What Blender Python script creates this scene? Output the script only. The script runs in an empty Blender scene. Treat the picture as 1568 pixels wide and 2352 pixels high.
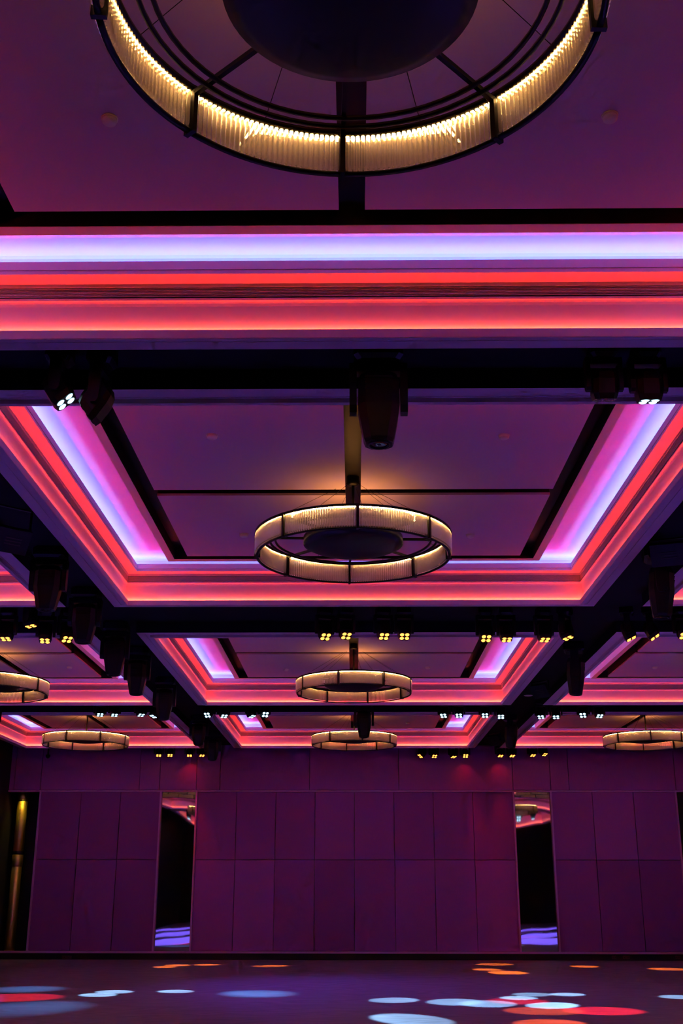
import bpy, bmesh, math, random
from mathutils import Vector, Matrix

# ------------------------------------------------------------------ camera, world, exposure
SC = bpy.context.scene
COL = SC.collection
K = 1.10                      # metres per survey unit (survey units: heights are measured from the eye)
EYE = 1.414 * K               # eye height above the floor
FPX, PITCH, YAW, ROLL, CX = 2542.989, math.radians(18.868), math.radians(0.679), math.radians(0.072), 0.007

cam_d = bpy.data.cameras.new('camera')
cam = bpy.data.objects.new('camera', cam_d)
COL.objects.link(cam)
cam_d.sensor_fit = 'HORIZONTAL'
cam_d.sensor_width = 36.0
cam_d.lens = FPX / 1568.0 * 36.0
cam_d.clip_start, cam_d.clip_end = 0.05, 200
CAM_M = Matrix.Rotation(YAW, 4, 'Z') @ Matrix.Rotation(math.pi / 2 + PITCH, 4, 'X') @ Matrix.Rotation(ROLL, 4, 'Z')
CAM_M.translation = Vector((CX * K, 0, EYE))
cam.matrix_world = CAM_M
SC.camera = cam

world = bpy.data.worlds.new('dark_hall')
SC.world = world
world.use_nodes = True
world.node_tree.nodes['Background'].inputs[0].default_value = (0, 0, 0, 1)
world.node_tree.nodes['Background'].inputs[1].default_value = 0.0

SC.view_settings.view_transform = 'Standard'
SC.view_settings.look = 'None'
SC.view_settings.gamma = 1.0
SC.view_settings.use_curve_mapping = False
SC.view_settings.exposure = 0.0
SC.cycles.use_denoising = True
SC.cycles.max_bounces = 7
SC.cycles.diffuse_bounces = 3
SC.cycles.glossy_bounces = 3
SC.cycles.transmission_bounces = 6
SC.cycles.transparent_max_bounces = 16
SC.cycles.caustics_reflective = False
SC.cycles.caustics_refractive = False
SC.cycles.sample_clamp_indirect = 6.0
SC.cycles.use_light_tree = True
SC.cycles.use_adaptive_sampling = True
SC.cycles.adaptive_threshold = 0.06
SC.cycles.adaptive_min_samples = 20

# strengths of the hall's lights and a few added ones
LED_LOW = 106.0      # orange strip in the lower cove
LED_AMBER_ADDED = 14.0     # added emitter behind the lower lip, yellows the foot of the cove wall
LED_UP_W = 30.0      # lavender strip in the upper cove
LED_UP_M = 30.0      # magenta strip in the upper cove
CHAND_DOWN = 260.0
CHAND_UP = 13.0
SPOT_W = 1.0
WASH_E = 110.0       # blue wash of the added out-of-frame mini lights

def T(x, y, z):
    return Vector((x * K, y * K, z * K + EYE))

def ray(px, py):
    v = Vector(((px - 784) / FPX, -(py - 1176) / FPX, -1.0))
    return (CAM_M.to_3x3() @ v)

def at_y(px, py, Y):
    r = ray(px, py); t = Y / r.y
    return CX + r.x * t, r.z * t

def at_x(px, py, X):
    r = ray(px, py); t = (X - CX) / r.x
    return r.y * t, r.z * t

def at_z(px, py, Z):
    r = ray(px, py); t = Z / r.z
    return CX + r.x * t, r.y * t

FLOOR = -1.414

# ------------------------------------------------------------------ materials
def lin(c):
    return tuple(((v / 255) / 12.92 if v / 255 <= 0.04045 else ((v / 255 + 0.055) / 1.055) ** 2.4) for v in c)

def mat(name, base, rough=0.6, metal=0.0, spec=0.5, noise=0.0, scale=20.0, bump=0.0):
    m = bpy.data.materials.new(name); m.use_nodes = True
    nt = m.node_tree; b = nt.nodes['Principled BSDF']
    b.inputs['Base Color'].default_value = (*base, 1)
    b.inputs['Roughness'].default_value = rough
    b.inputs['Metallic'].default_value = metal
    b.inputs['Specular IOR Level'].default_value = spec
    if noise or bump:
        tc = nt.nodes.new('ShaderNodeTexCoord')
        n = nt.nodes.new('ShaderNodeTexNoise'); n.inputs['Scale'].default_value = scale; n.inputs['Detail'].default_value = 6
        nt.links.new(tc.outputs['Object'], n.inputs['Vector'])
        if noise:
            mr = nt.nodes.new('ShaderNodeMapRange')
            mr.inputs['To Min'].default_value = 1 - noise; mr.inputs['To Max'].default_value = 1 + noise
            nt.links.new(n.outputs['Fac'], mr.inputs['Value'])
            mx = nt.nodes.new('ShaderNodeVectorMath'); mx.operation = 'SCALE'
            mx.inputs[0].default_value = base
            nt.links.new(mr.outputs['Result'], mx.inputs['Scale'])
            nt.links.new(mx.outputs['Vector'], b.inputs['Base Color'])
        if bump:
            bp = nt.nodes.new('ShaderNodeBump'); bp.inputs['Strength'].default_value = bump; bp.inputs['Distance'].default_value = 0.01
            nt.links.new(n.outputs['Fac'], bp.inputs['Height'])
            nt.links.new(bp.outputs['Normal'], b.inputs['Normal'])
    return m

def emit(name, col, strength, both=True):
    m = bpy.data.materials.new(name); m.use_nodes = True
    nt = m.node_tree; nt.nodes.clear()
    o = nt.nodes.new('ShaderNodeOutputMaterial')
    e = nt.nodes.new('ShaderNodeEmission')
    e.inputs[0].default_value = (*col, 1); e.inputs[1].default_value = strength
    if both:
        nt.links.new(e.outputs[0], o.inputs[0])
    else:                                   # a strip that shines from its front side only
        g = nt.nodes.new('ShaderNodeNewGeometry'); d = nt.nodes.new('ShaderNodeBsdfDiffuse')
        d.inputs[0].default_value = (0.05, 0.05, 0.05, 1)
        mx = nt.nodes.new('ShaderNodeMixShader')
        nt.links.new(g.outputs['Backfacing'], mx.inputs[0])
        nt.links.new(e.outputs[0], mx.inputs[1]); nt.links.new(d.outputs[0], mx.inputs[2])
        nt.links.new(mx.outputs[0], o.inputs[0])
        m.cycles.emission_sampling = 'FRONT'
    return m

M = {}
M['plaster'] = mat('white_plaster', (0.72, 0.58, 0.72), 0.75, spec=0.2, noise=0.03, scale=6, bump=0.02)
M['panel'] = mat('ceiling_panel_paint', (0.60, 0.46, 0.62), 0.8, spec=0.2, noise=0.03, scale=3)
M['black'] = mat('black_paint', (0.006, 0.006, 0.008), 0.8, spec=0.15, noise=0.2, scale=8)
M['channel'] = mat('dark_channel', (0.010, 0.007, 0.007), 0.5, spec=0.3)
M['slot'] = mat('diffuser_slot', (0.03, 0.02, 0.02), 0.7)
M['slat'] = mat('diffuser_slat', (0.45, 0.43, 0.44), 0.6)
M['housing'] = mat('black_fixture_housing', (0.004, 0.004, 0.006), 0.45, spec=0.3, noise=0.2, scale=40)
M['lensglass'] = mat('dark_lens_glass', (0.01, 0.01, 0.02), 0.05, spec=1.0)
M['bronze'] = mat('dark_bronze', (0.007, 0.005, 0.005), 0.45, metal=0.0, spec=0.25, noise=0.15, scale=30)
M['detector'] = mat('white_detector', (0.75, 0.73, 0.75), 0.5)
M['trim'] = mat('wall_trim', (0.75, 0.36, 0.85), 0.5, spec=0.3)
M['gold'] = mat('brass_column', (0.80, 0.58, 0.12), 0.42, metal=0.85, noise=0.1, scale=12)
M['darkwall'] = mat('dark_wall', (0.012, 0.010, 0.014), 0.7, noise=0.2, scale=3)
M['base'] = mat('dark_plinth', (0.012, 0.008, 0.010), 0.5)
M['wallpaint'] = mat('wall_backing', (0.2, 0.17, 0.2), 0.8)
M['led_low'] = emit('orange_led', (1.0, 0.020, 0.020), LED_LOW, both=False)
M['led_amber_added'] = emit('added_amber_led', (1.0, 0.48, 0.10), LED_AMBER_ADDED, both=False)
M['led_up'] = emit('lavender_led', (0.12, 0.44, 1.0), LED_UP_W, both=False)
M['led_mag'] = emit('magenta_led', (0.56, 0.0, 1.35), LED_UP_M, both=False)
M['warm_down'] = emit('warm_led_down', (1.0, 0.60, 0.18), CHAND_DOWN, both=False)
M['warm_up'] = emit('warm_led_up', (1.0, 0.40, 0.10), CHAND_UP, both=False)
M['lens_amber'] = emit('amber_lens', (1.0, 0.30, 0.04), 5.0)
M['lens_blue'] = emit('cold_blue_lens', (0.45, 0.80, 1.0), 3.0)
M['lens_off'] = M['lensglass']

def wall_fabric(name, base):
    m = mat(name, base, 0.85, spec=0.15)
    nt = m.node_tree; b = nt.nodes['Principled BSDF']
    tc = nt.nodes.new('ShaderNodeTexCoord')
    mp = nt.nodes.new('ShaderNodeMapping'); mp.inputs['Scale'].default_value = (60, 60, 3)
    n = nt.nodes.new('ShaderNodeTexNoise'); n.inputs['Scale'].default_value = 2.5; n.inputs['Detail'].default_value = 8
    nt.links.new(tc.outputs['Object'], mp.inputs['Vector']); nt.links.new(mp.outputs[0], n.inputs['Vector'])
    mr = nt.nodes.new('ShaderNodeMapRange'); mr.inputs['To Min'].default_value = 0.85; mr.inputs['To Max'].default_value = 1.15
    nt.links.new(n.outputs['Fac'], mr.inputs['Value'])
    sc = nt.nodes.new('ShaderNodeVectorMath'); sc.operation = 'SCALE'; sc.inputs[0].default_value = base
    nt.links.new(mr.outputs[0], sc.inputs['Scale']); nt.links.new(sc.outputs['Vector'], b.inputs['Base Color'])
    return m

WP = [wall_fabric('wall_panel_cloth_%d' % i, tuple(c * f for c in (0.40, 0.12, 0.50))) for i, f in enumerate((0.78, 0.9, 1.0, 1.12))]
FR = wall_fabric('frieze_cloth', (0.46, 0.14, 0.56))

def mirror_mat():
    m = mat('dark_mirror', (0.5, 0.5, 0.52), 0.02, metal=1.0)
    nt = m.node_tree; b = nt.nodes['Principled BSDF']
    tc = nt.nodes.new('ShaderNodeTexCoord'); n = nt.nodes.new('ShaderNodeTexNoise')
    n.inputs['Scale'].default_value = 0.9; n.inputs['Detail'].default_value = 0
    bp = nt.nodes.new('ShaderNodeBump'); bp.inputs['Strength'].default_value = 0.25; bp.inputs['Distance'].default_value = 0.03
    nt.links.new(tc.outputs['Object'], n.inputs['Vector']); nt.links.new(n.outputs['Fac'], bp.inputs['Height'])
    nt.links.new(bp.outputs['Normal'], b.inputs['Normal'])
    return m
M['mirror'] = mirror_mat()

def floor_mat():
    m = mat('dance_floor_wood', (0.2, 0.16, 0.17), 0.42, spec=0.35)
    nt = m.node_tree; b = nt.nodes['Principled BSDF']
    tc = nt.nodes.new('ShaderNodeTexCoord')
    mp = nt.nodes.new('ShaderNodeMapping'); mp.inputs['Scale'].default_value = (0.22, 1.0, 1.0)
    nt.links.new(tc.outputs['Object'], mp.inputs['Vector'])
    n0 = nt.nodes.new('ShaderNodeTexNoise'); n0.inputs['Scale'].default_value = 1.3; n0.inputs['Detail'].default_value = 2
    nt.links.new(mp.outputs[0], n0.inputs['Vector'])
    w = nt.nodes.new('ShaderNodeMath'); w.operation = 'MULTIPLY'; w.inputs[1].default_value = 34
    nt.links.new(n0.outputs['Fac'], w.inputs[0])
    fr = nt.nodes.new('ShaderNodeMath'); fr.operation = 'PINGPONG'; fr.inputs[1].default_value = 1.0
    nt.links.new(w.outputs[0], fr.inputs[0])
    mp2 = nt.nodes.new('ShaderNodeMapping'); mp2.inputs['Scale'].default_value = (2.0, 40.0, 1.0)
    nt.links.new(tc.outputs['Object'], mp2.inputs['Vector'])
    n1 = nt.nodes.new('ShaderNodeTexNoise'); n1.inputs['Scale'].default_value = 3; n1.inputs['Detail'].default_value = 8
    nt.links.new(mp2.outputs[0], n1.inputs['Vector'])
    mx = nt.nodes.new('ShaderNodeMix'); mx.data_type = 'FLOAT'; mx.inputs[0].default_value = 0.5
    nt.links.new(fr.outputs[0], mx.inputs[2]); nt.links.new(n1.outputs['Fac'], mx.inputs[3])
    cr = nt.nodes.new('ShaderNodeValToRGB')
    cr.color_ramp.elements[0].position = 0.15; cr.color_ramp.elements[0].color = (0.10, 0.078, 0.085, 1)
    cr.color_ramp.elements[1].position = 0.7; cr.color_ramp.elements[1].color = (0.22, 0.18, 0.19, 1)
    nt.links.new(mx.outputs[0], cr.inputs[0]); nt.links.new(cr.outputs[0], b.inputs['Base Color'])
    bp = nt.nodes.new('ShaderNodeBump'); bp.inputs['Strength'].default_value = 0.3; bp.inputs['Distance'].default_value = 0.004
    nt.links.new(mx.outputs[0], bp.inputs['Height']); nt.links.new(bp.outputs['Normal'], b.inputs['Normal'])
    return m
M['floor'] = floor_mat()

def glass_mat():
    m = bpy.data.materials.new('crystal_rod'); m.use_nodes = True
    nt = m.node_tree; nt.nodes.clear()
    o = nt.nodes.new('ShaderNodeOutputMaterial')
    g = nt.nodes.new('ShaderNodeBsdfGlass'); g.inputs['Color'].default_value = (1, 0.97, 0.93, 1); g.inputs['Roughness'].default_value = 0.03; g.inputs['IOR'].default_value = 1.45
    t = nt.nodes.new('ShaderNodeBsdfTransparent'); t.inputs[0].default_value = (1, 0.95, 0.9, 1)
    d = nt.nodes.new('ShaderNodeBsdfTranslucent'); d.inputs[0].default_value = (1.0, 0.82, 0.62, 1)
    gl = nt.nodes.new('ShaderNodeBsdfAnisotropic'); gl.inputs['Roughness'].default_value = 0.25; gl.inputs[0].default_value = (1, 0.95, 0.95, 1)
    m1 = nt.nodes.new('ShaderNodeMixShader'); m1.inputs[0].default_value = 0.55
    m2 = nt.nodes.new('ShaderNodeMixShader'); m2.inputs[0].default_value = 0.17
    m3 = nt.nodes.new('ShaderNodeMixShader'); m3.inputs[0].default_value = 0.26
    nt.links.new(g.outputs[0], m1.inputs[1]); nt.links.new(t.outputs[0], m1.inputs[2])
    nt.links.new(m1.outputs[0], m2.inputs[1]); nt.links.new(d.outputs[0], m2.inputs[2])
    nt.links.new(m2.outputs[0], m3.inputs[1]); nt.links.new(gl.outputs[0], m3.inputs[2])
    nt.links.new(m3.outputs[0], o.inputs[0])
    return m
M['glass'] = glass_mat()

# ------------------------------------------------------------------ mesh helpers (metres)
class MB:
    def __init__(s):
        s.v, s.f, s.sm = [], [], []
    def face(s, pts, smooth=False):
        i = len(s.v); s.v += [tuple(p) for p in pts]; s.f.append(tuple(range(i, i + len(pts)))); s.sm.append(smooth)
    def box(s, lo, hi, M4=None):
        x0, y0, z0 = lo; x1, y1, z1 = hi
        P = [Vector(p) for p in ((x0, y0, z0), (x1, y0, z0), (x1, y1, z0), (x0, y1, z0), (x0, y0, z1), (x1, y0, z1), (x1, y1, z1), (x0, y1, z1))]
        if M4: P = [M4 @ p for p in P]
        i = len(s.v); s.v += [tuple(p) for p in P]
        for q in ((0, 3, 2, 1), (4, 5, 6, 7), (0, 1, 5, 4), (1, 2, 6, 5), (2, 3, 7, 6), (3, 0, 4, 7)):
            s.f.append(tuple(i + k for k in q)); s.sm.append(False)
        return s
    def loft(s, rings, cap=True, smooth=False, close=True):
        n = len(rings[0]); i0 = len(s.v)
        for r in rings: s.v += [tuple(p) for p in r]
        for a in range(len(rings) - 1):
            for k in range(n if close else n - 1):
                k2 = (k + 1) % n
                s.f.append((i0 + a * n + k, i0 + a * n + k2, i0 + (a + 1) * n + k2, i0 + (a + 1) * n + k)); s.sm.append(smooth)
        if cap and close:
            s.f.append(tuple(i0 + k for k in reversed(range(n)))); s.sm.append(False)
            b = i0 + (len(rings) - 1) * n
            s.f.append(tuple(b + k for k in range(n))); s.sm.append(False)
        return s
    def tube(s, p, q, r, n=8, r2=None):
        p, q = Vector(p), Vector(q); d = (q - p).normalized()
        u = d.orthogonal().normalized(); w = d.cross(u)
        r2 = r if r2 is None else r2
        ring = lambda c, rr: [c + (u * math.cos(2 * math.pi * k / n) + w * math.sin(2 * math.pi * k / n)) * rr for k in range(n)]
        return s.loft([ring(p, r), ring(q, r2)], smooth=n > 6)
    def lathe(s, prof, n=48, c=(0, 0, 0), smooth=True, closed=False, a0=0.0, a1=2 * math.pi):
        # prof: list of (r, z); revolved about the z axis
        full = abs(a1 - a0 - 2 * math.pi) < 1e-6
        steps = n if full else n + 1
        i0 = len(s.v); m = len(prof)
        for k in range(steps):
            a = a0 + (a1 - a0) * k / n
            for r, z in prof: s.v.append((c[0] + r * math.cos(a), c[1] + r * math.sin(a), c[2] + z))
        for k in range(n):
            k2 = (k + 1) % steps
            for j in range(m if closed else m - 1):
                j2 = (j + 1) % m
                s.f.append((i0 + k * m + j, i0 + k2 * m + j, i0 + k2 * m + j2, i0 + k * m + j2)); s.sm.append(smooth)
        if not full and closed:
            s.f.append(tuple(i0 + j for j in range(m))); s.sm.append(False)
            s.f.append(tuple(i0 + (steps - 1) * m + j for j in reversed(range(m)))); s.sm.append(False)
        return s
    def mesh(s, name, m, fix=False):
        me = bpy.data.meshes.new(name)
        me.from_pydata(s.v, [], s.f)
        if fix:                       # closed glass bodies: normals outward
            bm = bmesh.new(); bm.from_mesh(me); bmesh.ops.recalc_face_normals(bm, faces=bm.faces); bm.to_mesh(me); bm.free()
        me.polygons.foreach_set('use_smooth', s.sm)
        me.materials.append(m); me.update()
        return me

def link(name, me, parent=None, loc=None):
    o = bpy.data.objects.new(name, me); COL.objects.link(o)
    if parent: o.parent = parent
    if loc is not None: o.location = loc
    return o

def build(name, mb, m, parent=None, loc=None):
    return link(name, mb.mesh(name, M[m] if isinstance(m, str) else m), parent, loc)

def tag(o, label=None, cat=None, group=None, kind=None):
    if label: o['label'] = label
    if cat: o['category'] = cat
    if group: o['group'] = group
    if kind: o['kind'] = kind
    return o

def empty(name, loc, rz=0.0):
    o = bpy.data.objects.new(name, None); COL.objects.link(o)
    o.location = loc; o.rotation_euler = (0, 0, rz); o.empty_display_size = 0.1
    return o

def copy_tree(o, parent=None):
    c = o.copy(); COL.objects.link(c); c.parent = parent
    for ch in list(o.children): copy_tree(ch, c)
    return c

# ------------------------------------------------------------------ room shell
XL, XR, YB, YW = -7.80, 8.75, -0.75, 25.60
BEAM = 3.14                   # black ceiling between the coffers
TOP = 3.75

mb = MB(); mb.box(T(XL - .15, YB - .15, FLOOR - .12), T(XR + .15, YW + .35, FLOOR))
tag(build('floor', mb, 'floor'), 'dark wood-grain dance floor with pools of blue and orange light', 'floor', kind='structure')

mb = MB(); mb.box(T(XL - .15, YB - .15, FLOOR), T(XL, YW + .3, TOP))
tag(build('wall_left', mb, 'darkwall'), 'dark side wall running towards the mirrored wall', 'wall', kind='structure')
mb = MB(); mb.box(T(XR, YB - .15, FLOOR), T(XR + .15, YW + .3, TOP))
tag(build('wall_right', mb, 'darkwall'), 'dark side wall out of view', 'wall', kind='structure')
mb = MB(); mb.box(T(XL, YB - .15, FLOOR), T(XR, YB, TOP))
tag(build('wall_front', mb, 'darkwall'), 'dark entrance wall seen only in the mirrors', 'wall', kind='structure')

# ------------------------------------------------------------------ coffers
COLS = [(-7.45, -3.22), (-2.678, 2.678), (3.22, 8.35)]
ROWS = [(0.15, 5.825, 2.95), (6.369, 12.051, 9.16), (13.354, 19.020, 16.14), (19.755, 24.998, 22.28)]

def sweep(x0, x1, y0, y1, prof, flip=False):
    """profile of (inset, height) points run round the rectangle with mitred corners"""
    mb = MB(); rings = []
    for a, z in prof:
        rings.append([T(x0 + a, y0 + a, z), T(x1 - a, y0 + a, z), T(x1 - a, y1 - a, z), T(x0 + a, y1 - a, z)])
    for i in range(len(rings) - 1):
        for k in range(4):
            k2 = (k + 1) % 4
            q = [rings[i][k], rings[i][k2], rings[i + 1][k2], rings[i + 1][k]]
            mb.face(q[::-1] if flip else q)
    return mb

SOFFIT = [(0, 3.0), (.092, 3.0), (.094, 3.005), (.128, 3.005), (.131, 3.001), (.146, 3.001), (.150, 2.973), (.186, 2.971), (.189, 2.976), (.189, 3.028), (.178, 3.028), (.178, 3.006), (.150, 3.006)]
COVE = [(.150, 3.006), (.149, 3.20), (.151, 3.218), (.155, 3.227), (.160, 3.229), (.167, 3.231), (.168, 3.240), (.160, 3.244), (.160, 3.250)]
SLOT = [(.160, 3.250), (.128, 3.250), (.128, 3.313), (.160, 3.313)]
LIP = [(.160, 3.313), (.172, 3.314), (.172, 3.336), (.282, 3.337), (.282, 3.352), (.276, 3.354), (.276, 3.364), (.282, 3.366), (.282, 3.420), (.279, 3.422), (.266, 3.422), (.266, 3.350), (.140, 3.350)]
UPPER = [(.140, 3.350), (.140, 3.50), (.150, 3.52), (.170, 3.53), (.700, 3.53)]
FRAME = [(.700, 3.53), (.700, 3.326), (.777, 3.326), (.777, 3.45)]

COFFER_LABEL = {}
colname = ['narrow side column', 'middle column', 'wide outer column']
rowname = ['over the entrance end of the hall', 'second from the entrance end', 'second from the mirrored wall', 'against the mirrored wall']

def coffer(ci, ri):
    x0, x1 = COLS[ci]; y0, y1, yc = ROWS[ri]; xc = (x0 + x1) / 2
    root = empty('ceiling_coffer', T(xc, (y0 + y1) / 2, 3.0))
    inv = Matrix.Translation(-root.location)
    tag(root, 'glowing stepped ceiling coffer, %s, %s' % (colname[ci], rowname[ri]), 'ceiling coffer', 'lit ceiling coffers', 'structure')
    def part(name, mb, m, parent=root, off=True):
        me = mb.mesh(name, M[m])
        if off: me.transform(inv)
        return link(name, me, parent)
    s = lambda p, f=False: sweep(x0, x1, y0, y1, p, f)
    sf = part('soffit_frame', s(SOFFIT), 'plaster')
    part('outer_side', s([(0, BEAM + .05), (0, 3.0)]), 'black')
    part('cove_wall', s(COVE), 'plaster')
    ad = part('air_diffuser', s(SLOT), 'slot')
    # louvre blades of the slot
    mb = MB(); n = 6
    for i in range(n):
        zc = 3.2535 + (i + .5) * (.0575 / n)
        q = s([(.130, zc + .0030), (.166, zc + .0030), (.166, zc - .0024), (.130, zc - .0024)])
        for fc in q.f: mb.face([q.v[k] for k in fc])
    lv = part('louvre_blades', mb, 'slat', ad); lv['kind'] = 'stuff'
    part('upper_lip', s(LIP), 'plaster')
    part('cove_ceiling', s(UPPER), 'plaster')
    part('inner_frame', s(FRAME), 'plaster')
    # recessed dark channel behind the panels
    mb = MB(); a = .777
    mb.face([T(x0 + a, y0 + a, 3.45), T(x0 + a, y1 - a, 3.45), T(x1 - a, y1 - a, 3.45), T(x1 - a, y0 + a, 3.45)])
    part('channel_roof', mb, 'channel')
    part('channel_side', s([(.7775, 3.330), (.7775, 3.45)]), 'channel')
    a = .938; gx, gy = .067, .075
    for px0, px1 in ((x0 + a, xc - gx), (xc + gx, x1 - a)):
        for py0, py1 in ((y0 + a, yc - gy), (yc + gy, y1 - a)):
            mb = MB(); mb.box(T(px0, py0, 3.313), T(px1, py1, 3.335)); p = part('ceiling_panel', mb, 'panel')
            mb = MB(); mb.box(T(px0 + .004, py0 + .004, 3.335), T(px1 - .004, py1 - .004, 3.449)); part('panel_edge', mb, 'channel', p)
    # light strips: quads facing up inside the troughs
    part('orange_light_strip', s([(.158, 3.0250), (.166, 3.0250)]), 'led_low')
    part('added_amber_strip', s([(.1772, 3.010), (.1772, 3.0265)]), 'led_amber_added')  # added emitter, imitates the overexposed yellow line above the lip
    part('lavender_light_strip', s([(.156, 3.362), (.182, 3.362)]), 'led_up')
    part('magenta_light_strip', s([(.1405, 3.396), (.1405, 3.412)], True), 'led_mag')
    return root

for ci in range(3):
    for ri in range(4):
        coffer(ci, ri)

# black ceiling: strips between the coffers and the slab above
mb = MB()
xs = [XL] + [v for c in COLS for v in c] + [XR]
ys = [YB] + [v for r in ROWS for v in r[:2]] + [YW + .3]
for i in range(0, len(xs), 2):
    mb.box(T(xs[i], YB, BEAM), T(xs[i + 1], YW + .3, BEAM + .05))
for c in COLS:
    for j in range(0, len(ys), 2):
        mb.box(T(c[0], ys[j], BEAM), T(c[1], ys[j + 1], BEAM + .05))
mb.box(T(XL - .15, YB - .15, TOP), T(XR + .15, YW + .3, TOP + .1))
tag(build('ceiling', mb, 'black'), 'black ceiling between the lit coffers', 'ceiling', kind='structure')

# ------------------------------------------------------------------ mirrored wall
WX = dict(niche=(-7.80, -7.066), m1=(-4.35, -3.544), m2=(3.563, 4.402), m3=(7.187, 8.0))
Z_BASE, Z_LEDGE, Z_SPLIT, Z_FR = -1.285, -1.245, 0.637, 2.10
wb = MB()
wb.box(T(-7.066, YW + .06, FLOOR), T(XR, YW + .3, BEAM))
wb.box(T(XL, YW + .06, Z_FR), T(-7.066, YW + .3, BEAM))
wall = tag(build('wall_back', wb, 'wallpaint'), 'panelled end wall with tall mirror strips, washed in dim magenta', 'wall', kind='structure')
rnd = random.Random(4)
def wpanel(x0, x1, z0, z1, m, name='wall_panel', y=0.0):
    g = .006
    mb = MB(); mb.box(T(x0 + g, YW + y, z0 + g), T(x1 - g, YW + .08, z1 - g))
    return build(name, mb, m, wall)
cxs = [-3.53, -2.64, -1.76, -0.88, 0.0, 0.885, 1.765, 2.65, 3.55]
top_i = [1, 1, 1, 2, 2, 1, 1, 0]; bot_i = [2, 3, 1, 0, 1, 2, 2, 2]
for i in range(8):
    wpanel(cxs[i], cxs[i + 1], Z_SPLIT, Z_FR, WP[top_i[i]])
    wpanel(cxs[i], cxs[i + 1], Z_LEDGE, Z_SPLIT, WP[bot_i[i]])
for xsl, ti, bi in (([-7.055, -6.15, -5.26, -4.36], [0, 0, 0], [0, 1, 0]), ([4.41, 5.325, 6.245, 7.18], [2, 3, 2], [1, 0, 0]), ([8.01, 8.75], [1], [1])):
    for i in range(len(xsl) - 1):
        wpanel(xsl[i], xsl[i + 1], Z_SPLIT, Z_FR, WP[ti[i]]); wpanel(xsl[i], xsl[i + 1], Z_LEDGE, Z_SPLIT, WP[bi[i]])
frx = [-7.80, -7.684, -7.089, -4.851, -4.396, -3.565, -3.032, -1.009, 1.001, 3.567, 4.411, 4.823, 7.214, 8.0, 8.75]
for i in range(len(frx) - 1):
    wpanel(frx[i], frx[i + 1], Z_FR + .03, BEAM - .005, FR, 'frieze_panel', y=-.01)
# trims
n = 1
def trim(lo, hi, m='trim'):
    global n
    mb = MB(); mb.box(lo, hi); o = build('trim_%d' % n, mb, m); n += 1
    tag(o, kind='structure'); return o
for x in (-7.066, -4.35, -3.544, 3.563, 4.402, 7.187, 8.0):
    trim(T(x - .018, YW - .045, Z_LEDGE), T(x + .018, YW + .07, Z_FR + .02))
trim(T(XL, YW - .05, Z_BASE), T(XR, YW + .07, Z_LEDGE))
trim(T(XL, YW - .02, Z_FR - .004), T(XR, YW + .07, Z_FR + .028))
mb = MB(); mb.box(T(XL, YW - .02, FLOOR), T(XR, YW + .08, Z_BASE))
tag(build('baseboard_back', mb, 'base'), 'dark recessed plinth under the panelled wall', 'baseboard', kind='structure')
for i, (k, lab) in enumerate((('m1', 'tall narrow mirror strip beside the three-wide dark panel bay, reflecting blue light on the floor'),
                              ('m2', 'tall narrow mirror strip reflecting a chandelier and streaks of red and blue floor light'),
                              ('m3', 'tall narrow mirror strip at the far end of the wall, only its edge in view'))):
    x0, x1 = WX[k]
    mb = MB(); mb.box((-(x1 - x0) / 2 * K + .02, 0, 0), ((x1 - x0) / 2 * K - .02, .02, (Z_FR - Z_LEDGE) * K - .01))
    o = build('mirror_strip', mb, 'mirror', loc=T((x0 + x1) / 2, YW + .035, Z_LEDGE) + Vector((0, 0, .005)))
    o.rotation_euler = (math.radians(-0.12), 0, 0)
    tag(o, lab, 'mirror', 'mirror strips in the panelled wall')
# niche with brass column
mb = MB()
nx0, nx1 = WX['niche']
mb.box(T(nx0, YW + .9, FLOOR), T(nx1 + .2, YW + 1.0, BEAM))
mb.box(T(nx1, YW + .3, FLOOR), T(nx1 + .1, YW + .9, BEAM))
mb.box(T(nx0 - .1, YW + .3, FLOOR), T(nx0, YW + .9, BEAM))
mb.box(T(nx0, YW + .3, FLOOR - .1), T(nx1, YW + .95, FLOOR))
mb.box(T(nx0, YW + .3, Z_FR + .02), T(nx1, YW + .95, Z_FR + .1))
tag(build('wall_niche', mb, 'darkwall'), 'dark niche in the end wall holding a brass column', 'niche', kind='structure')
gc = empty('brass_column', T(-7.56, YW + .35, FLOOR))
tag(gc, 'tall brass column of stacked tubes standing in the dark niche', 'column')
H = (Z_FR - FLOOR) * K
def cyl(name, r, z0, z1, m, parent):
    mb = MB(); mb.lathe([(0.0, z0), (r - .006, z0), (r, z0 + .006), (r, z1 - .006), (r - .006, z1), (0.0, z1)], 32); return build(name, mb, m, parent)
cyl('lower_tube', .122, 0.0, 2.10, 'gold', gc)
cyl('collar', .132, 2.10, 2.38, 'gold', gc)
cyl('joint_ring', .115, 2.38, 2.46, 'base', gc)
cyl('upper_tube', .128, 2.46, 3.66, 'gold', gc)
cyl('joint_ring', .134, 3.66, 3.69, 'base', gc)
cyl('upper_tube', .128, 3.69, H + .01, 'gold', gc)

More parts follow.
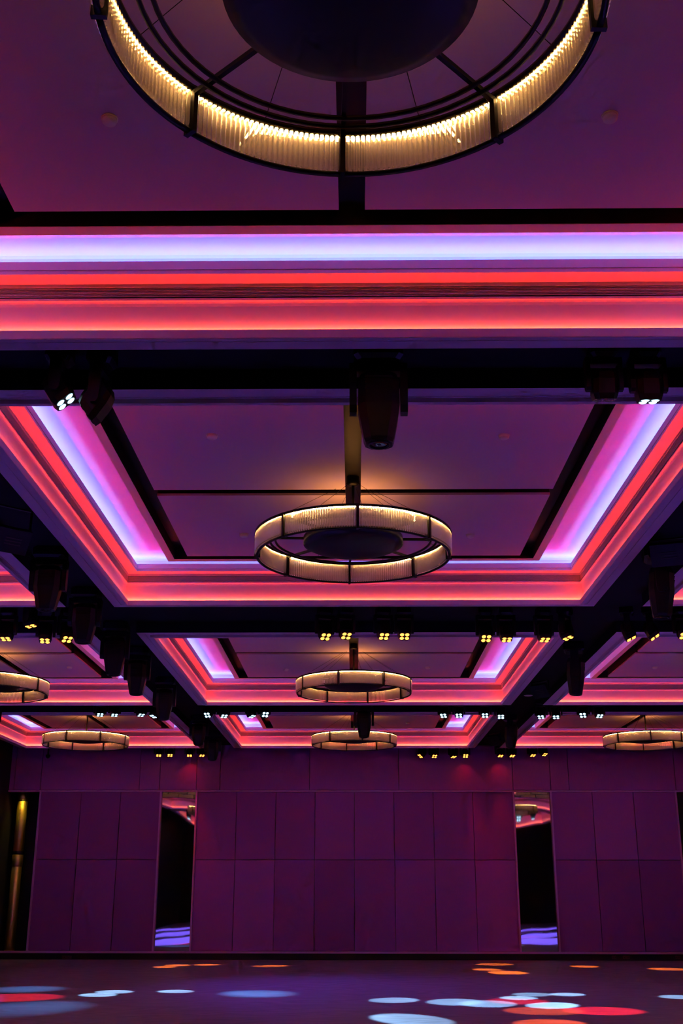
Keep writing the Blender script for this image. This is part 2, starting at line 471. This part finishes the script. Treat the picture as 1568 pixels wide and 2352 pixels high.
# invented downlight, added so the brass column shows in its niche
nd = empty('added_niche_downlight', T(-7.50, YW + .14, Z_FR + .02))
tag(nd, 'added small warm downlight above the brass column', 'downlight')
mb = MB(); mb.lathe([(.022, -.012), (.034, -.012), (.034, 0), (.022, 0)], 20, closed=True); build('bezel', mb, 'base', nd)
mb = MB(); mb.lathe([(0.0, -.006), (.022, -.006)], 20, smooth=False); build('lens', mb, emit('added_warm_lens', (1.0, .72, .12), 1.5), nd)
ld = bpy.data.lights.new('added_niche_lamp', 'SPOT'); ld.energy = 24; ld.color = (1.0, .70, .08); ld.spot_size = math.radians(80); ld.spot_blend = 1.0; ld.shadow_soft_size = .03
lo = bpy.data.objects.new('added_niche_lamp', ld); COL.objects.link(lo); lo.parent = nd; lo.location = (0, 0, -.03); lo.rotation_euler = (math.radians(4), 0, 0)

# ------------------------------------------------------------------ chandeliers
N_SEG = 31
R_CH, Z_CB, Z_CT = .845 * K, 2.705, 2.905
HC = (Z_CT - Z_CB) * K
def tri_rod(apex_in, s=.0088):
    """triangular prism standing on z=0, radial direction +x"""
    h = HC - .030
    sg = -1 if apex_in else 1
    tri = [(sg * s * 1.05, 0), (-sg * s * .75, s * .98), (-sg * s * .75, -s * .98)]
    mb = MB(); e = .8
    r0 = [Vector((x * .55, y * .55, .006)) for x, y in tri]
    r1 = [Vector((x, y, .016)) for x, y in tri]; r2 = [Vector((x, y, h - .004)) for x, y in tri]
    if not apex_in: r0.reverse(); r1.reverse(); r2.reverse()
    r0.reverse(); r1.reverse(); r2.reverse()
    mb.loft([r0, r1, r2], smooth=False)
    return mb
ROD_IN = tri_rod(True).mesh('glass_rod', M['glass'], True)
ROD_OUT_MB = tri_rod(False); ROD_IN_MB = tri_rod(True)
R_IN, R_OUT = R_CH - .034, R_CH - .006

def rod_angles(rot, shift=0.0):
    out = []
    for s_ in range(8):
        a0 = rot + s_ * math.pi / 4
        for k in range(N_SEG - 1):
            if k + shift > N_SEG - 2: continue
            out.append(a0 + (k + 1.0 + shift) / N_SEG * math.pi / 4)
    return out

def chandelier_template(single):
    root = empty('ring_chandelier', (0, 0, 0))
    rot = 0.0
    zt = HC
    # origin of the chandelier: centre of the ring at the height of its lower rim
    def seg(name, prof, m):
        for s_ in range(8):
            a0 = s_ * math.pi / 4 + .012; a1 = (s_ + 1) * math.pi / 4 - .012
            mb = MB(); mb.lathe(prof, 14, closed=True, a0=a0, a1=a1); build(name, mb, m, root)
    seg('lower_rim', [(R_CH - .034, 0), (R_CH - .010, 0), (R_CH - .010, .012), (R_CH - .034, .012)], 'bronze')
    seg('upper_rim', [(R_CH - .052, zt - .016), (R_CH + .006, zt - .016), (R_CH + .006, zt), (R_CH - .052, zt)], 'bronze')
    for s_ in range(8):
        a = s_ * math.pi / 4
        Rm = Matrix.Rotation(a, 4, 'Z')
        mb = MB(); mb.box((R_CH - .052, -.011, -.004), (R_CH + .006, .011, zt + .002), Rm); build('post', mb, 'bronze', root)
        mb = MB(); mb.box((.40 * K, -.010, zt - .040), (R_CH - .045, .010, zt - .018), Rm); build('spoke', mb, 'bronze', root)
    for r in (.672 * K, .722 * K):
        mb = MB(); mb.lathe([(r - .008, zt - .058), (r + .008, zt - .058), (r + .008, zt - .042), (r - .008, zt - .042)], 64, closed=True); build('hoop', mb, 'bronze', root)
    rd = .43 * K
    mb = MB(); mb.lathe([(0.0, zt - .150), (rd * .5, zt - .143), (rd * .85, zt - .118), (rd, zt - .085), (rd, zt - .02), (rd - .02, zt), (0.0, zt)], 64); build('centre_dish', mb, 'bronze', root)
    ztop = (3.445 - Z_CB) * K
    mb = MB(); mb.tube((0, 0, zt - .01), (0, 0, ztop - .03), .014, 12); build('stem', mb, 'bronze', root)
    mb = MB(); mb.lathe([(0.0, ztop - .09), (.05, ztop - .085), (.06, ztop - .07), (.06, ztop), (0.0, ztop)], 24); build('ceiling_rose', mb, 'bronze', root)
    for k in range(8):
        a = (k + .5) * math.pi / 4
        mb = MB(); mb.tube((.03 * math.cos(a), .03 * math.sin(a), ztop - .05), ((R_CH - .03) * math.cos(a), (R_CH - .03) * math.sin(a), zt - .002), .0018, 5); build('cable', mb, 'bronze', root)
    # lamp strips under and above the upper rim
    for s_ in range(8):
        a0 = s_ * math.pi / 4 + .03; a1 = (s_ + 1) * math.pi / 4 - .03
        mb = MB()
        for k in range(N_SEG - 1):
            ac = s_ * math.pi / 4 + (k + .5) / N_SEG * math.pi / 4 + .012
            mb.lathe([(R_CH - .028, zt - .018), (R_CH - .012, zt - .018)], 1, a0=ac - .006, a1=ac + .006, smooth=False)
        build('lamp_strip', mb, 'warm_down', root)
    mb = MB(); mb.lathe([(.10, zt + .003), (.22, zt + .003)], 32, smooth=False); mb.f = [f[::-1] for f in mb.f]; build('uplight_ring', mb, 'warm_up', root)
    if single:
        for a in rod_angles(rot):
            o = link('glass_rod', ROD_IN, root, (R_IN * math.cos(a), R_IN * math.sin(a), .013)); o.rotation_euler = (0, 0, a)
        sets = ((ROD_OUT_MB, R_OUT, 'outer_rods'),)
    else:
        sets = ((ROD_IN_MB, R_IN, 'inner_rods'), (ROD_OUT_MB, R_OUT, 'outer_rods'))
    for src, r, nm in sets:
        mb = MB()
        for a in rod_angles(rot, 0.0 if nm == 'inner_rods' else 0.5 if single else .4):
            Rm = Matrix.Rotation(a, 4, 'Z') @ Matrix.Translation((r, 0, .013))
            i0 = len(mb.v); mb.v += [tuple(Rm @ Vector(v)) for v in src.v]
            mb.f += [tuple(i0 + k for k in f) for f in src.f]; mb.sm += src.sm
        o = link(nm, mb.mesh(nm, M['glass'], True), root); o['kind'] = 'stuff'
    return root

near_ch = chandelier_template(True)
far_ch = chandelier_template(False)
first = True
ROTS = {(1, 0): -2.5, (1, 1): -2.5, (1, 2): 15, (1, 3): -11, (0, 3): 13, (0, 2): 20, (2, 3): 9, (0, 1): 5, (0, 0): 12, (2, 0): 4, (2, 1): 0, (2, 2): 8}
YCH = [2.93, 9.14, 16.12, 22.25]
for ri in range(4):
    for ci in range(3):
        xc = (COLS[ci][0] + COLS[ci][1]) / 2
        if ri == 0 and ci == 1:
            o = near_ch
        elif first:
            o = far_ch; first = False
        else:
            o = copy_tree(far_ch)
        o.location = T(xc, YCH[ri], Z_CB)
        o.rotation_euler = (0, 0, math.radians(90 - ROTS[(ci, ri)]))
        what = {0: 'chandelier over the entrance end of the hall', 1: 'chandelier second from the entrance end', 2: 'chandelier second from the mirrored wall', 3: 'chandelier nearest to the mirrored wall'}[ri]
        tag(o, 'ring-shaped crystal rod %s, %s' % (what, colname[ci]), 'chandelier', 'ring chandeliers')

# ------------------------------------------------------------------ stage lights
def big_head_template():
    """profile moving head hung from z=0 downward; pans about z; total drop ~0.70 m"""
    root = empty('moving_head_spotlight', (0, 0, 0))
    mb = MB()
    rr = lambda w, d, z, c: [Vector(p) for p in ((-w + c, -d, z), (w - c, -d, z), (w, -d + c, z), (w, d - c, z), (w - c, d, z), (-w + c, d, z), (-w, d - c, z), (-w, -d + c, z))]
    mb.loft([rr(.15, .14, 0, .03), rr(.165, .15, -.02, .03), rr(.165, .15, -.10, .03), rr(.14, .12, -.125, .03)][::-1]); build('base', mb, 'housing', root)
    mb = MB(); mb.box((-.17, -.05, -.185), (.17, .05, -.125)); build('yoke_bridge', mb, 'housing', root)
    for s_ in (-1, 1):
        mb = MB()
        prof = [(-.055, -.13), (.055, -.13), (.060, -.30), (.055, -.43), (.035, -.475), (-.035, -.475), (-.055, -.43), (-.060, -.30)]
        a = [Vector((s_ * .145, y, z)) for y, z in prof]; b = [Vector((s_ * .192, y, z)) for y, z in prof]
        mb.loft([a, b] if s_ > 0 else [b, a]); build('yoke_arm', mb, 'housing', root)
    mb = MB()
    mb.loft([rr(.085, .07, -.195, .035), rr(.118, .105, -.215, .045), rr(.134, .125, -.27, .05), rr(.136, .128, -.44, .05), rr(.125, .118, -.52, .05), rr(.098, .095, -.665, .045), rr(.088, .086, -.690, .04)][::-1])
    hd = build('head', mb, 'housing', root)
    mb = MB(); mb.lathe([(0.0, -.688), (.04, -.694), (.058, -.688)], 24); build('lens', mb, 'lensglass', hd)
    mb = MB(); mb.lathe([(.058, -.686), (.074, -.686), (.074, -.698), (.060, -.698)], 24, closed=True); build('lens_ring', mb, 'housing', hd)
    for z in (-.27, -.31, -.35):
        mb = MB(); mb.box((-.09, -.134, z), (.09, -.124, z + .012)); build('cooling_rib', mb, 'housing', hd)
    return root

def mini_template(lens):
    """small four-lens moving head, hung from z=0; head pivots at z=-0.235"""
    root = empty('mini_moving_spotlight', (0, 0, 0))
    rr = lambda w, d, z, c: [Vector(p) for p in ((-w + c, -d, z), (w - c, -d, z), (w, -d + c, z), (w, d - c, z), (w - c, d, z), (-w + c, d, z), (-w, d - c, z), (-w, -d + c, z))]
    mb = MB(); mb.loft([rr(.085, .085, 0, .02), rr(.09, .09, -.06, .02), rr(.07, .07, -.085, .02)][::-1]); build('base', mb, 'housing', root)
    mb = MB(); mb.box((-.118, -.035, -.12), (.118, .035, -.08)); build('yoke_bridge', mb, 'housing', root)
    for s_ in (-1, 1):
        prof = [(-.038, -.08), (.038, -.08), (.040, -.22), (.034, -.27), (.018, -.288), (-.018, -.288), (-.034, -.27), (-.040, -.22)]
        a = [Vector((s_ * .092, y, z)) for y, z in prof]; b = [Vector((s_ * .122, y, z)) for y, z in prof]
        mb = MB(); mb.loft([a, b] if s_ > 0 else [b, a]); build('yoke_arm', mb, 'housing', root)
    mb = MB()
    mb.loft([rr(.045, .045, .085, .02), rr(.070, .068, .065, .028), rr(.082, .080, .02, .03), rr(.082, .080, -.07, .03), rr(.070, .070, -.105, .026)][::-1])
    hd = build('head', mb, 'housing', root, (0, 0, -.235))
    for i in (-1, 1):
        for j in (-1, 1):
            mb = MB(); mb.lathe([(0.0, -.112), (.018, -.111), (.026, -.106), (.027, -.098)], 16, c=(i * .033, j * .033, 0)); build('lens', mb, lens, hd)
    return root

TB = big_head_template(); TA = mini_template('lens_amber'); TC = mini_template('lens_blue'); TO = mini_template('lensglass')
used = set()
def inst(tpl):
    if tpl.name in used: return copy_tree(tpl)
    used.add(tpl.name); return tpl

def big(X, Y, zb, pan, label, tilt=0.0, beams=()):
    """zb: height of the lens end; the body is scaled to hang from the black ceiling"""
    o = inst(TB)
    o.location = T(X, Y, BEAM)
    drop = (BEAM - zb) * K
    o.scale = (1, 1, drop / .698)
    o.rotation_euler = (0, 0, math.radians(pan))
    if tilt:
        for ch in o.children:
            if ch.name.startswith('head'):
                P = Matrix.Translation((0, 0, -.40)) @ Matrix.Rotation(math.radians(tilt), 4, 'X') @ Matrix.Translation((0, 0, .40))
                ch.matrix_local = P
    tag(o, label, 'stage light', 'profile moving heads on the black ceiling')
    for px, py, w, colr, en in beams:           # coloured beams straight down through the lens
        tg, r = pool(px, py, w)
        d = (tg - T(X, Y, zb)).normalized()
        beam_light(o, d, tg, r, colr, E0 * en, .4, src=T(X, Y, zb) + d * .06)
    return o

def aim_head(o, target, pan=None):
    """turn the head of a mini light towards a floor point (world metres)"""
    bpy_loc = o.location + Vector((0, 0, -.235 * o.scale.z))
    d = (Vector(target) - bpy_loc).normalized()
    if pan is None:
        # pan the yoke so that the tilt axis (local x) is square to the aim
        pan = math.atan2(d.y, d.x) - math.pi / 2
    o.rotation_euler = (0, 0, pan)
    dl = Matrix.Rotation(-pan, 3, 'Z') @ d
    q = Vector((0, 0, -1)).rotation_difference(dl)
    for ch in o.children:
        if ch.name.startswith('head'):
            ch.rotation_mode = 'QUATERNION'; ch.rotation_quaternion = q
    return d

LIGHT_N = 0
def beam_light(o, d, target, radius, colour, energy, blend=0.35, src=None):
    """the lamp of one fixture: a spot just below its lenses, aimed along its head"""
    head = o.location + Vector((0, 0, -.235 * o.scale.z))
    if src is None: src = head + d * .15
    ld = bpy.data.lights.new('beam_lamp', 'SPOT')
    dist = (Vector(target) - src).length
    ld.spot_size = 2 * math.atan(radius / dist); ld.spot_blend = blend
    ld.color = colour; ld.energy = energy * dist * dist * SPOT_W; ld.shadow_soft_size = .03
    lo = bpy.data.objects.new('beam_lamp', ld); COL.objects.link(lo)
    lo.location = src
    lo.rotation_mode = 'QUATERNION'; lo.rotation_quaternion = Vector((0, 0, -1)).rotation_difference(d)
    return lo

def mini(tpl, px, py, Y, label, group, target=None, beam=None, blend=.35):
    X, z = at_y(px, py, Y)
    o = inst(tpl)
    o.location = T(X, Y, BEAM)
    drop = (BEAM - z) * K
    o.scale = (1, 1, min(1.5, max(.75, drop / .345)))
    if target is None: target = T(X, Y - 1.4, FLOOR)
    d = aim_head(o, target)
    tag(o, label, 'stage light', group)
    if beam:
        rad, colr, en = beam
        beam_light(o, d, target, rad, colr, en, blend)
    return o

BLUE = (0.10, 0.36, 1.0); WHITE = (0.28, 0.60, 1.0); AMB = (1.0, 0.20, 0.02); RED = (1.0, 0.02, 0.05)
E0 = 260.0
def pool(px, py, wpx):
    X, Y = at_z(px, py, FLOOR)
    d = Vector((X, Y, FLOOR)).length
    return T(X, Y, FLOOR), wpx / FPX * Y * K / 2

# pools by fixture row: fixture pixel -> floor pool pixel, width, colour, strength
G1 = 'cold white mini lights over the entrance end'
G2 = 'amber mini lights in the black ceiling band second from the entrance'
G3 = 'cold white mini lights in the ceiling band second from the mirrored wall'
G4 = 'amber mini lights along the mirrored wall'
# Y = 6.1 band
for px, py, tpl, tg, lab in ((128, 932, TC, (38, 6.35), 'cold white mini light tipped sideways, beside the blue-edged unlit one over the entrance end'), (222, 985, TO, (-45, 6.5), 'unlit mini light tipped away over the entrance end, beside the tipped cold white one'), (1390, 918, TO, (0, 7.2), 'unlit mini light pointing straight down over the entrance end'), (1492, 922, TC, (0, 6.9), 'cold white mini light pointing straight down over the entrance end, two lenses showing')):
    X, z = at_y(px, py, 6.1)
    tx = X + math.tan(math.radians(tg[0])) * 4.2
    mini(tpl, px, py, 6.1, lab, G1,
         target=T(tx, tg[1], FLOOR))
WASH = (0.18, 0.11, 1.0)
for i, X in enumerate((-6.6, -6.1, -4.5, -4.0, 4.1, 4.6, 6.4, 6.9)):  # unseen lights added so blue floor bounce reaches the ceiling
    px, py = 0, 0
    o = inst(TC); o.location = T(X, 6.1, BEAM)
    tg = T(*((-6.8, 7.0), (-6.3, 10.5), (-5.6, 15.0), (-2.5, 8.0), (2.8, 6.5), (5.7, 14.5), (6.2, 11.0), (6.9, 6.5))[i], FLOOR)
    d = aim_head(o, tg); beam_light(o, d, tg, 1.15, WASH, WASH_E * 10.5, .7)
    tag(o, 'added unseen mini light for blue bounce over the entrance end, beneath the outer coffers', 'stage light', G1)
# Y = 12.7 band (amber), several throw pools on the floor
ORD = ['first', 'second', 'third', 'fourth', 'fifth', 'sixth', 'seventh', 'eighth', 'ninth', 'tenth']
def row_labels(pixels, Y, kind):
    """one label per light of a row, counted from the lengthwise rows of large heads"""
    X = [at_y(p[0], p[1], Y)[0] for p in pixels]
    out = {}
    za = sorted([i for i in range(len(X)) if X[i] < -2.94], key=lambda i: -X[i])
    zb = sorted([i for i in range(len(X)) if -2.94 <= X[i] < 2.95], key=lambda i: X[i])
    zc = sorted([i for i in range(len(X)) if X[i] >= 2.95], key=lambda i: X[i])
    for z, t in ((za, '%s from the seven large heads, narrow side'), (zb, '%s after the row of seven large heads'), (zc, '%s beyond the three side-on large heads')):
        for k, i in enumerate(z): out[i] = kind + ', ' + t % ORD[k]
    return out
amb2 = [(14, 1470), (67, 1440), (103, 1475), (152, 1473), (745, 1468), (793, 1466), (880, 1467), (928, 1467), (1115, 1472), (1163, 1472), (1250, 1472), (1300, 1468), (1443, 1470), (1495, 1468), (1570, 1466)]
L2 = row_labels(amb2, 12.7, 'amber mini light in the mid-hall band')
for i, (px, py) in enumerate(amb2):
    Yf = 12.35 if i == 1 else 12.7
    X = at_y(px, py, Yf)[0]
    lean = {1: .9, 2: .2, 3: .9, 4: .7, 5: .6, 6: .4, 7: .1, 8: .1, 9: 0, 10: .1, 11: .9, 12: 1.6, 13: 2.2}.get(i, 0)
    near = {0: 11.9, 1: 12.2, 2: 11.6, 9: 11.8, 10: 11.9, 11: 12.1, 12: 12.3, 13: 12.0, 3: 11.2}.get(i, 10.6)
    mini(TA, px, py, Yf, L2[i], G2, T(X + lean, near, FLOOR), (.55, RED if i % 2 else AMB, E0 * .35) if i in (0, 4, 7, 8, 12, 13) else None)
# Y = 19.4 band (cold blue)
blu = [(229, 1645, (225, 2285, 85, WHITE, 1)), (262, 1645, (262, 2278, 85, WHITE, 1)), (322, 1645, (403, 2277, 80, WHITE, 1)), (356, 1648, (60, 2272, 190, BLUE, .35)),
       (480, 1648, (60, 2315, 300, BLUE, .28)), (513, 1648, (590, 2282, 190, BLUE, .6)), (575, 1648, (780, 2270, 1250, (.16, .05, 1.0), .12)), (606, 1648, (940, 2341, 165, WHITE, .9)),  # the very wide violet beam is added to tint the floor
       (1020, 1648, (905, 2297, 110, WHITE, .7)), (1054, 1648, (1045, 2301, 130, WHITE, .55)), (1114, 1648, (1120, 2305, 130, WHITE, .5)), (1150, 1650, (1190, 2292, 85, WHITE, 1)),
       (1243, 1650, (1222, 2284, 90, WHITE, .6)), (1277, 1650, (1302, 2284, 80, WHITE, 1)), (1340, 1648, (1268, 2309, 115, WHITE, 1)), (1375, 1648, (1560, 2290, 90, WHITE, .8))]
L3 = row_labels(blu, 19.4, 'cold white mini light')
for i, (px, py, pl) in enumerate(blu):
    tg, r = pool(*pl[:3])
    mini(TC, px, py, 19.4, L3[i], G3, tg, (r, pl[3], E0 * pl[4]), blend=.35 if pl[3] is WHITE else 1.0)
# Y = 25.3 band (amber) by the wall
amb4 = [(364, 1737, None), (390, 1737, (378, 2221, 55, AMB, .8)), (435, 1737, (408, 2217, 60, AMB, .8)), (463, 1737, (475, 2216, 60, AMB, .8)),
        (970, 1740, (622, 2219, 65, AMB, .8)), (996, 1740, (1118, 2227, 65, AMB, .8)), (1040, 1740, (1135, 2215, 85, AMB, .6)), (1068, 1740, (1165, 2234, 90, AMB, .8)),
        (1148, 1738, None), (1175, 1738, None), (1222, 1737, (1342, 2220, 65, AMB, .8)), (1247, 1736, (1535, 2226, 85, AMB, .8))]
L4 = row_labels(amb4, 25.3, 'amber mini light by the panelled wall')
for i, (px, py, pl) in enumerate(amb4):
    if pl:
        tg, r = pool(*pl[:3]); o = mini(TA, px, py, 25.3, L4[i], G4, tg, (r, pl[3], E0 * pl[4]))
    else:
        o = mini(TA, px, py, 25.3, L4[i], G4, T(at_y(px, py, 25.3)[0] + .4, 23.6, FLOOR))
    spill = {2: (480, 2168), 7: (1150, 2165), 8: (1165, 2100)}.get(i)
    if spill:                                   # stray light of the lamp on the wall behind it
        X, z = at_y(spill[0], spill[1], YW)
        tgt = T(X, YW, z); d = (tgt - (o.location + Vector((0, 0, -.30)))).normalized()
        beam_light(o, d, tgt, 1.1, (1.0, .01, .03), 4.0, 1.0)
        d2 = Vector((0, .45, -1)).normalized()
        beam_light(o, d2, o.location + Vector((0, 0, -.30)) + d2 * .8, .8, (1.0, .01, .03), 6.0, 1.0)

# large profile heads
XLB, XRB = -2.94, 2.95
big(.157, 6.1, 2.50, 0, 'large black moving head centred in the ceiling band over the entrance end')
big(.172, 19.4, 2.50, 0, 'large black moving head hanging in front of the chandelier nearest to the mirrored wall')
for i, (px, py) in enumerate(((105, 1403), (190, 1478), (260, 1552), (312, 1597), (375, 1654), (455, 1712), (487, 1747))):
    Y, z = at_x(px, py, XLB)
    big(XLB, Y, z, 4, 'large black moving head, %s from the panelled wall in the lengthwise row of seven' % ORD[6 - i], beams=[(40, 2291, 200, RED, .5)] if i == 4 else [])
for i, (px, py) in enumerate(((1525, 1420), (1325, 1597), (1175, 1718))):
    Y, z = at_x(px, py, XRB)
    big(XRB, Y, z, 78, 'large black moving head seen side-on, %s from the panelled wall in the row of three' % ORD[2 - i], tilt=4,
        beams=[(1250, 2322, 180, (1.0, .13, .03), .55), (1385, 2322, 185, RED, .9), (1262, 2350, 160, (1.0, .13, .03), .8), (1190, 2300, 140, RED, .6)] if i == 1 else [])
big(-6.35, 19.4, 2.62, 30, 'large black moving head swung sideways in front of the corner coffer', tilt=35)

# flat flood panels strapped to the bands
def flood(X, Y, z, rx, rz, label):
    root = empty('flood_panel_light', T(X, Y, z), math.radians(rz))
    A = Matrix.Rotation(math.radians(rx), 4, 'X')
    mb = MB(); mb.box((-.17, -.035, -.12), (.17, .035, .12), A); bd = build('body', mb, 'housing', root)
    for zz in (-.03, .0, .03):
        mb = MB(); mb.box((-.07, -.040, zz - .006), (.09, -.034, zz + .006), A); build('vent_slot', mb, 'slot', bd)
    for s_ in (-1, 1):
        mb = MB(); mb.box((s_ * .18 - .006, -.015, -.02), (s_ * .18 + .006, .015, (BEAM - z) * K)); build('bracket_arm', mb, 'housing', root)
    mb = MB(); mb.box((-.186, -.015, (BEAM - z) * K - .012), (.186, .015, (BEAM - z) * K)); build('bracket_bridge', mb, 'housing', root)
    tag(root, label, 'stage light', 'flat flood panels between the moving heads')
for px, py, X, rz, lab in ((25, 1240, XLB, 40, 'flat black flood panel tilted beside the row of seven moving heads'),
                      (1530, 1240, XRB, -20, 'flat black flood panel above the first side-on moving head, vents showing'),
                      (1240, 1570, XRB, -48, 'flat black flood panel between the ceiling disc and the middle side-on moving head'),
                      (1135, 1690, XRB, -48, 'flat black flood panel close to the panelled wall')):
    Y, z = at_x(px, py, X); z = min(z, BEAM - .15)
    flood(X, Y, z, 35, rz, lab)

# ------------------------------------------------------------------ small ceiling things
def detector(X, Y, z, label, r=.05):
    root = empty('smoke_detector', T(X, Y, z))
    mb = MB(); mb.lathe([(0.0, -.006), (r, -.006), (r, 0), (0.0, 0)], 24); build('mounting_plate', mb, 'detector', root)
    mb = MB(); mb.lathe([(0.0, -.034), (r * .6, -.034), (r * .85, -.024), (r * .9, -.006), (0.0, -.006)], 24); build('cap', mb, 'detector', root)
    tag(root, label, 'smoke detector', 'smoke detectors on the ceiling panels')
for px, py, lab in ((252, 272, 'over the entrance end, towards the row of seven large heads'), (1400, 265, 'over the entrance end, towards the side-on large heads'),
                    (487, 1000, 'in the coffer second from the entrance, before its chandelier, narrow side'), (1157, 1000, 'in the coffer second from the entrance, before its chandelier, wide side'),
                    (560, 1227, 'in the coffer second from the entrance, beyond its chandelier, narrow side'), (1080, 1228, 'in the coffer second from the entrance, beyond its chandelier, wide side'),
                    (657, 1537, 'in the middle coffer second from the panelled wall, narrow side'), (982, 1532, 'in the middle coffer second from the panelled wall, wide side'),
                    (160, 1532, 'in a narrow side coffer behind amber mini lights'), (1503, 1532, 'in a wide outer coffer behind amber mini lights'), (936, 1660, 'in the middle coffer next to the panelled wall')):
    X, Y = at_z(px, py, 3.313)
    detector(X, Y, 3.313, 'round ceiling detector ' + lab, .05 if py > 300 else .042)
Xd, Yd = at_z(1213, 1597, BEAM)
mb = MB(); mb.lathe([(0.0, -.012), (.07, -.012), (.085, -.006), (.085, 0), (0.0, 0)], 24)
tag(build('ceiling_speaker', mb, 'detector', loc=T(Xd, Yd, BEAM)), 'flat round pale disc on the black band beside the middle coffer', 'ceiling speaker')

# dome camera hanging at the panelled wall
Xc, zc = at_y(110, 1738, 25.3)
cm = empty('dome_camera', T(Xc, 25.3, BEAM))
tag(cm, 'small black dome camera hanging under the narrow corner coffer by the wall', 'camera')
hgt = (BEAM - zc) * K
mb = MB(); mb.tube((0, 0, 0), (0, 0, -hgt + .04), .022, 10); build('stem', mb, 'housing', cm)
mb = MB(); mb.lathe([(0.0, -hgt - .045), (.03, -hgt - .035), (.055, -hgt), (.060, -hgt + .02), (.050, -hgt + .05), (0.0, -hgt + .055)], 20); build('dome', mb, 'housing', cm)

# socket plates on the dark plinth
M['socket'] = mat('dark_red_socket', (0.09, 0.02, 0.03), 0.4)
for px, wd, lab in ((153, .22, 'wide socket plate on the plinth below the three dark panels'), (1410, .10, 'first of two small socket plates on the plinth past the chandelier mirror'), (1438, .16, 'second of two small socket plates on the plinth past the chandelier mirror'), (1556, .10, 'small socket plate on the plinth at the last mirror strip')):
    X, z = at_y(px, 2199, YW - .03)
    so = empty('wall_socket', T(X, YW - .02, z) + Vector((0, 0, 0)))
    tag(so, lab, 'socket', 'sockets on the dark plinth')
    mb = MB(); mb.box((-wd / 2, -.012, -.035), (wd / 2, 0, .035)); pl = build('plate', mb, 'socket', so)
    for k in (-1, 1):
        mb = MB(); mb.box((k * wd / 4 - .012, -.015, -.012), (k * wd / 4 + .012, -.012, .012)); build('outlet', mb, 'base', pl)
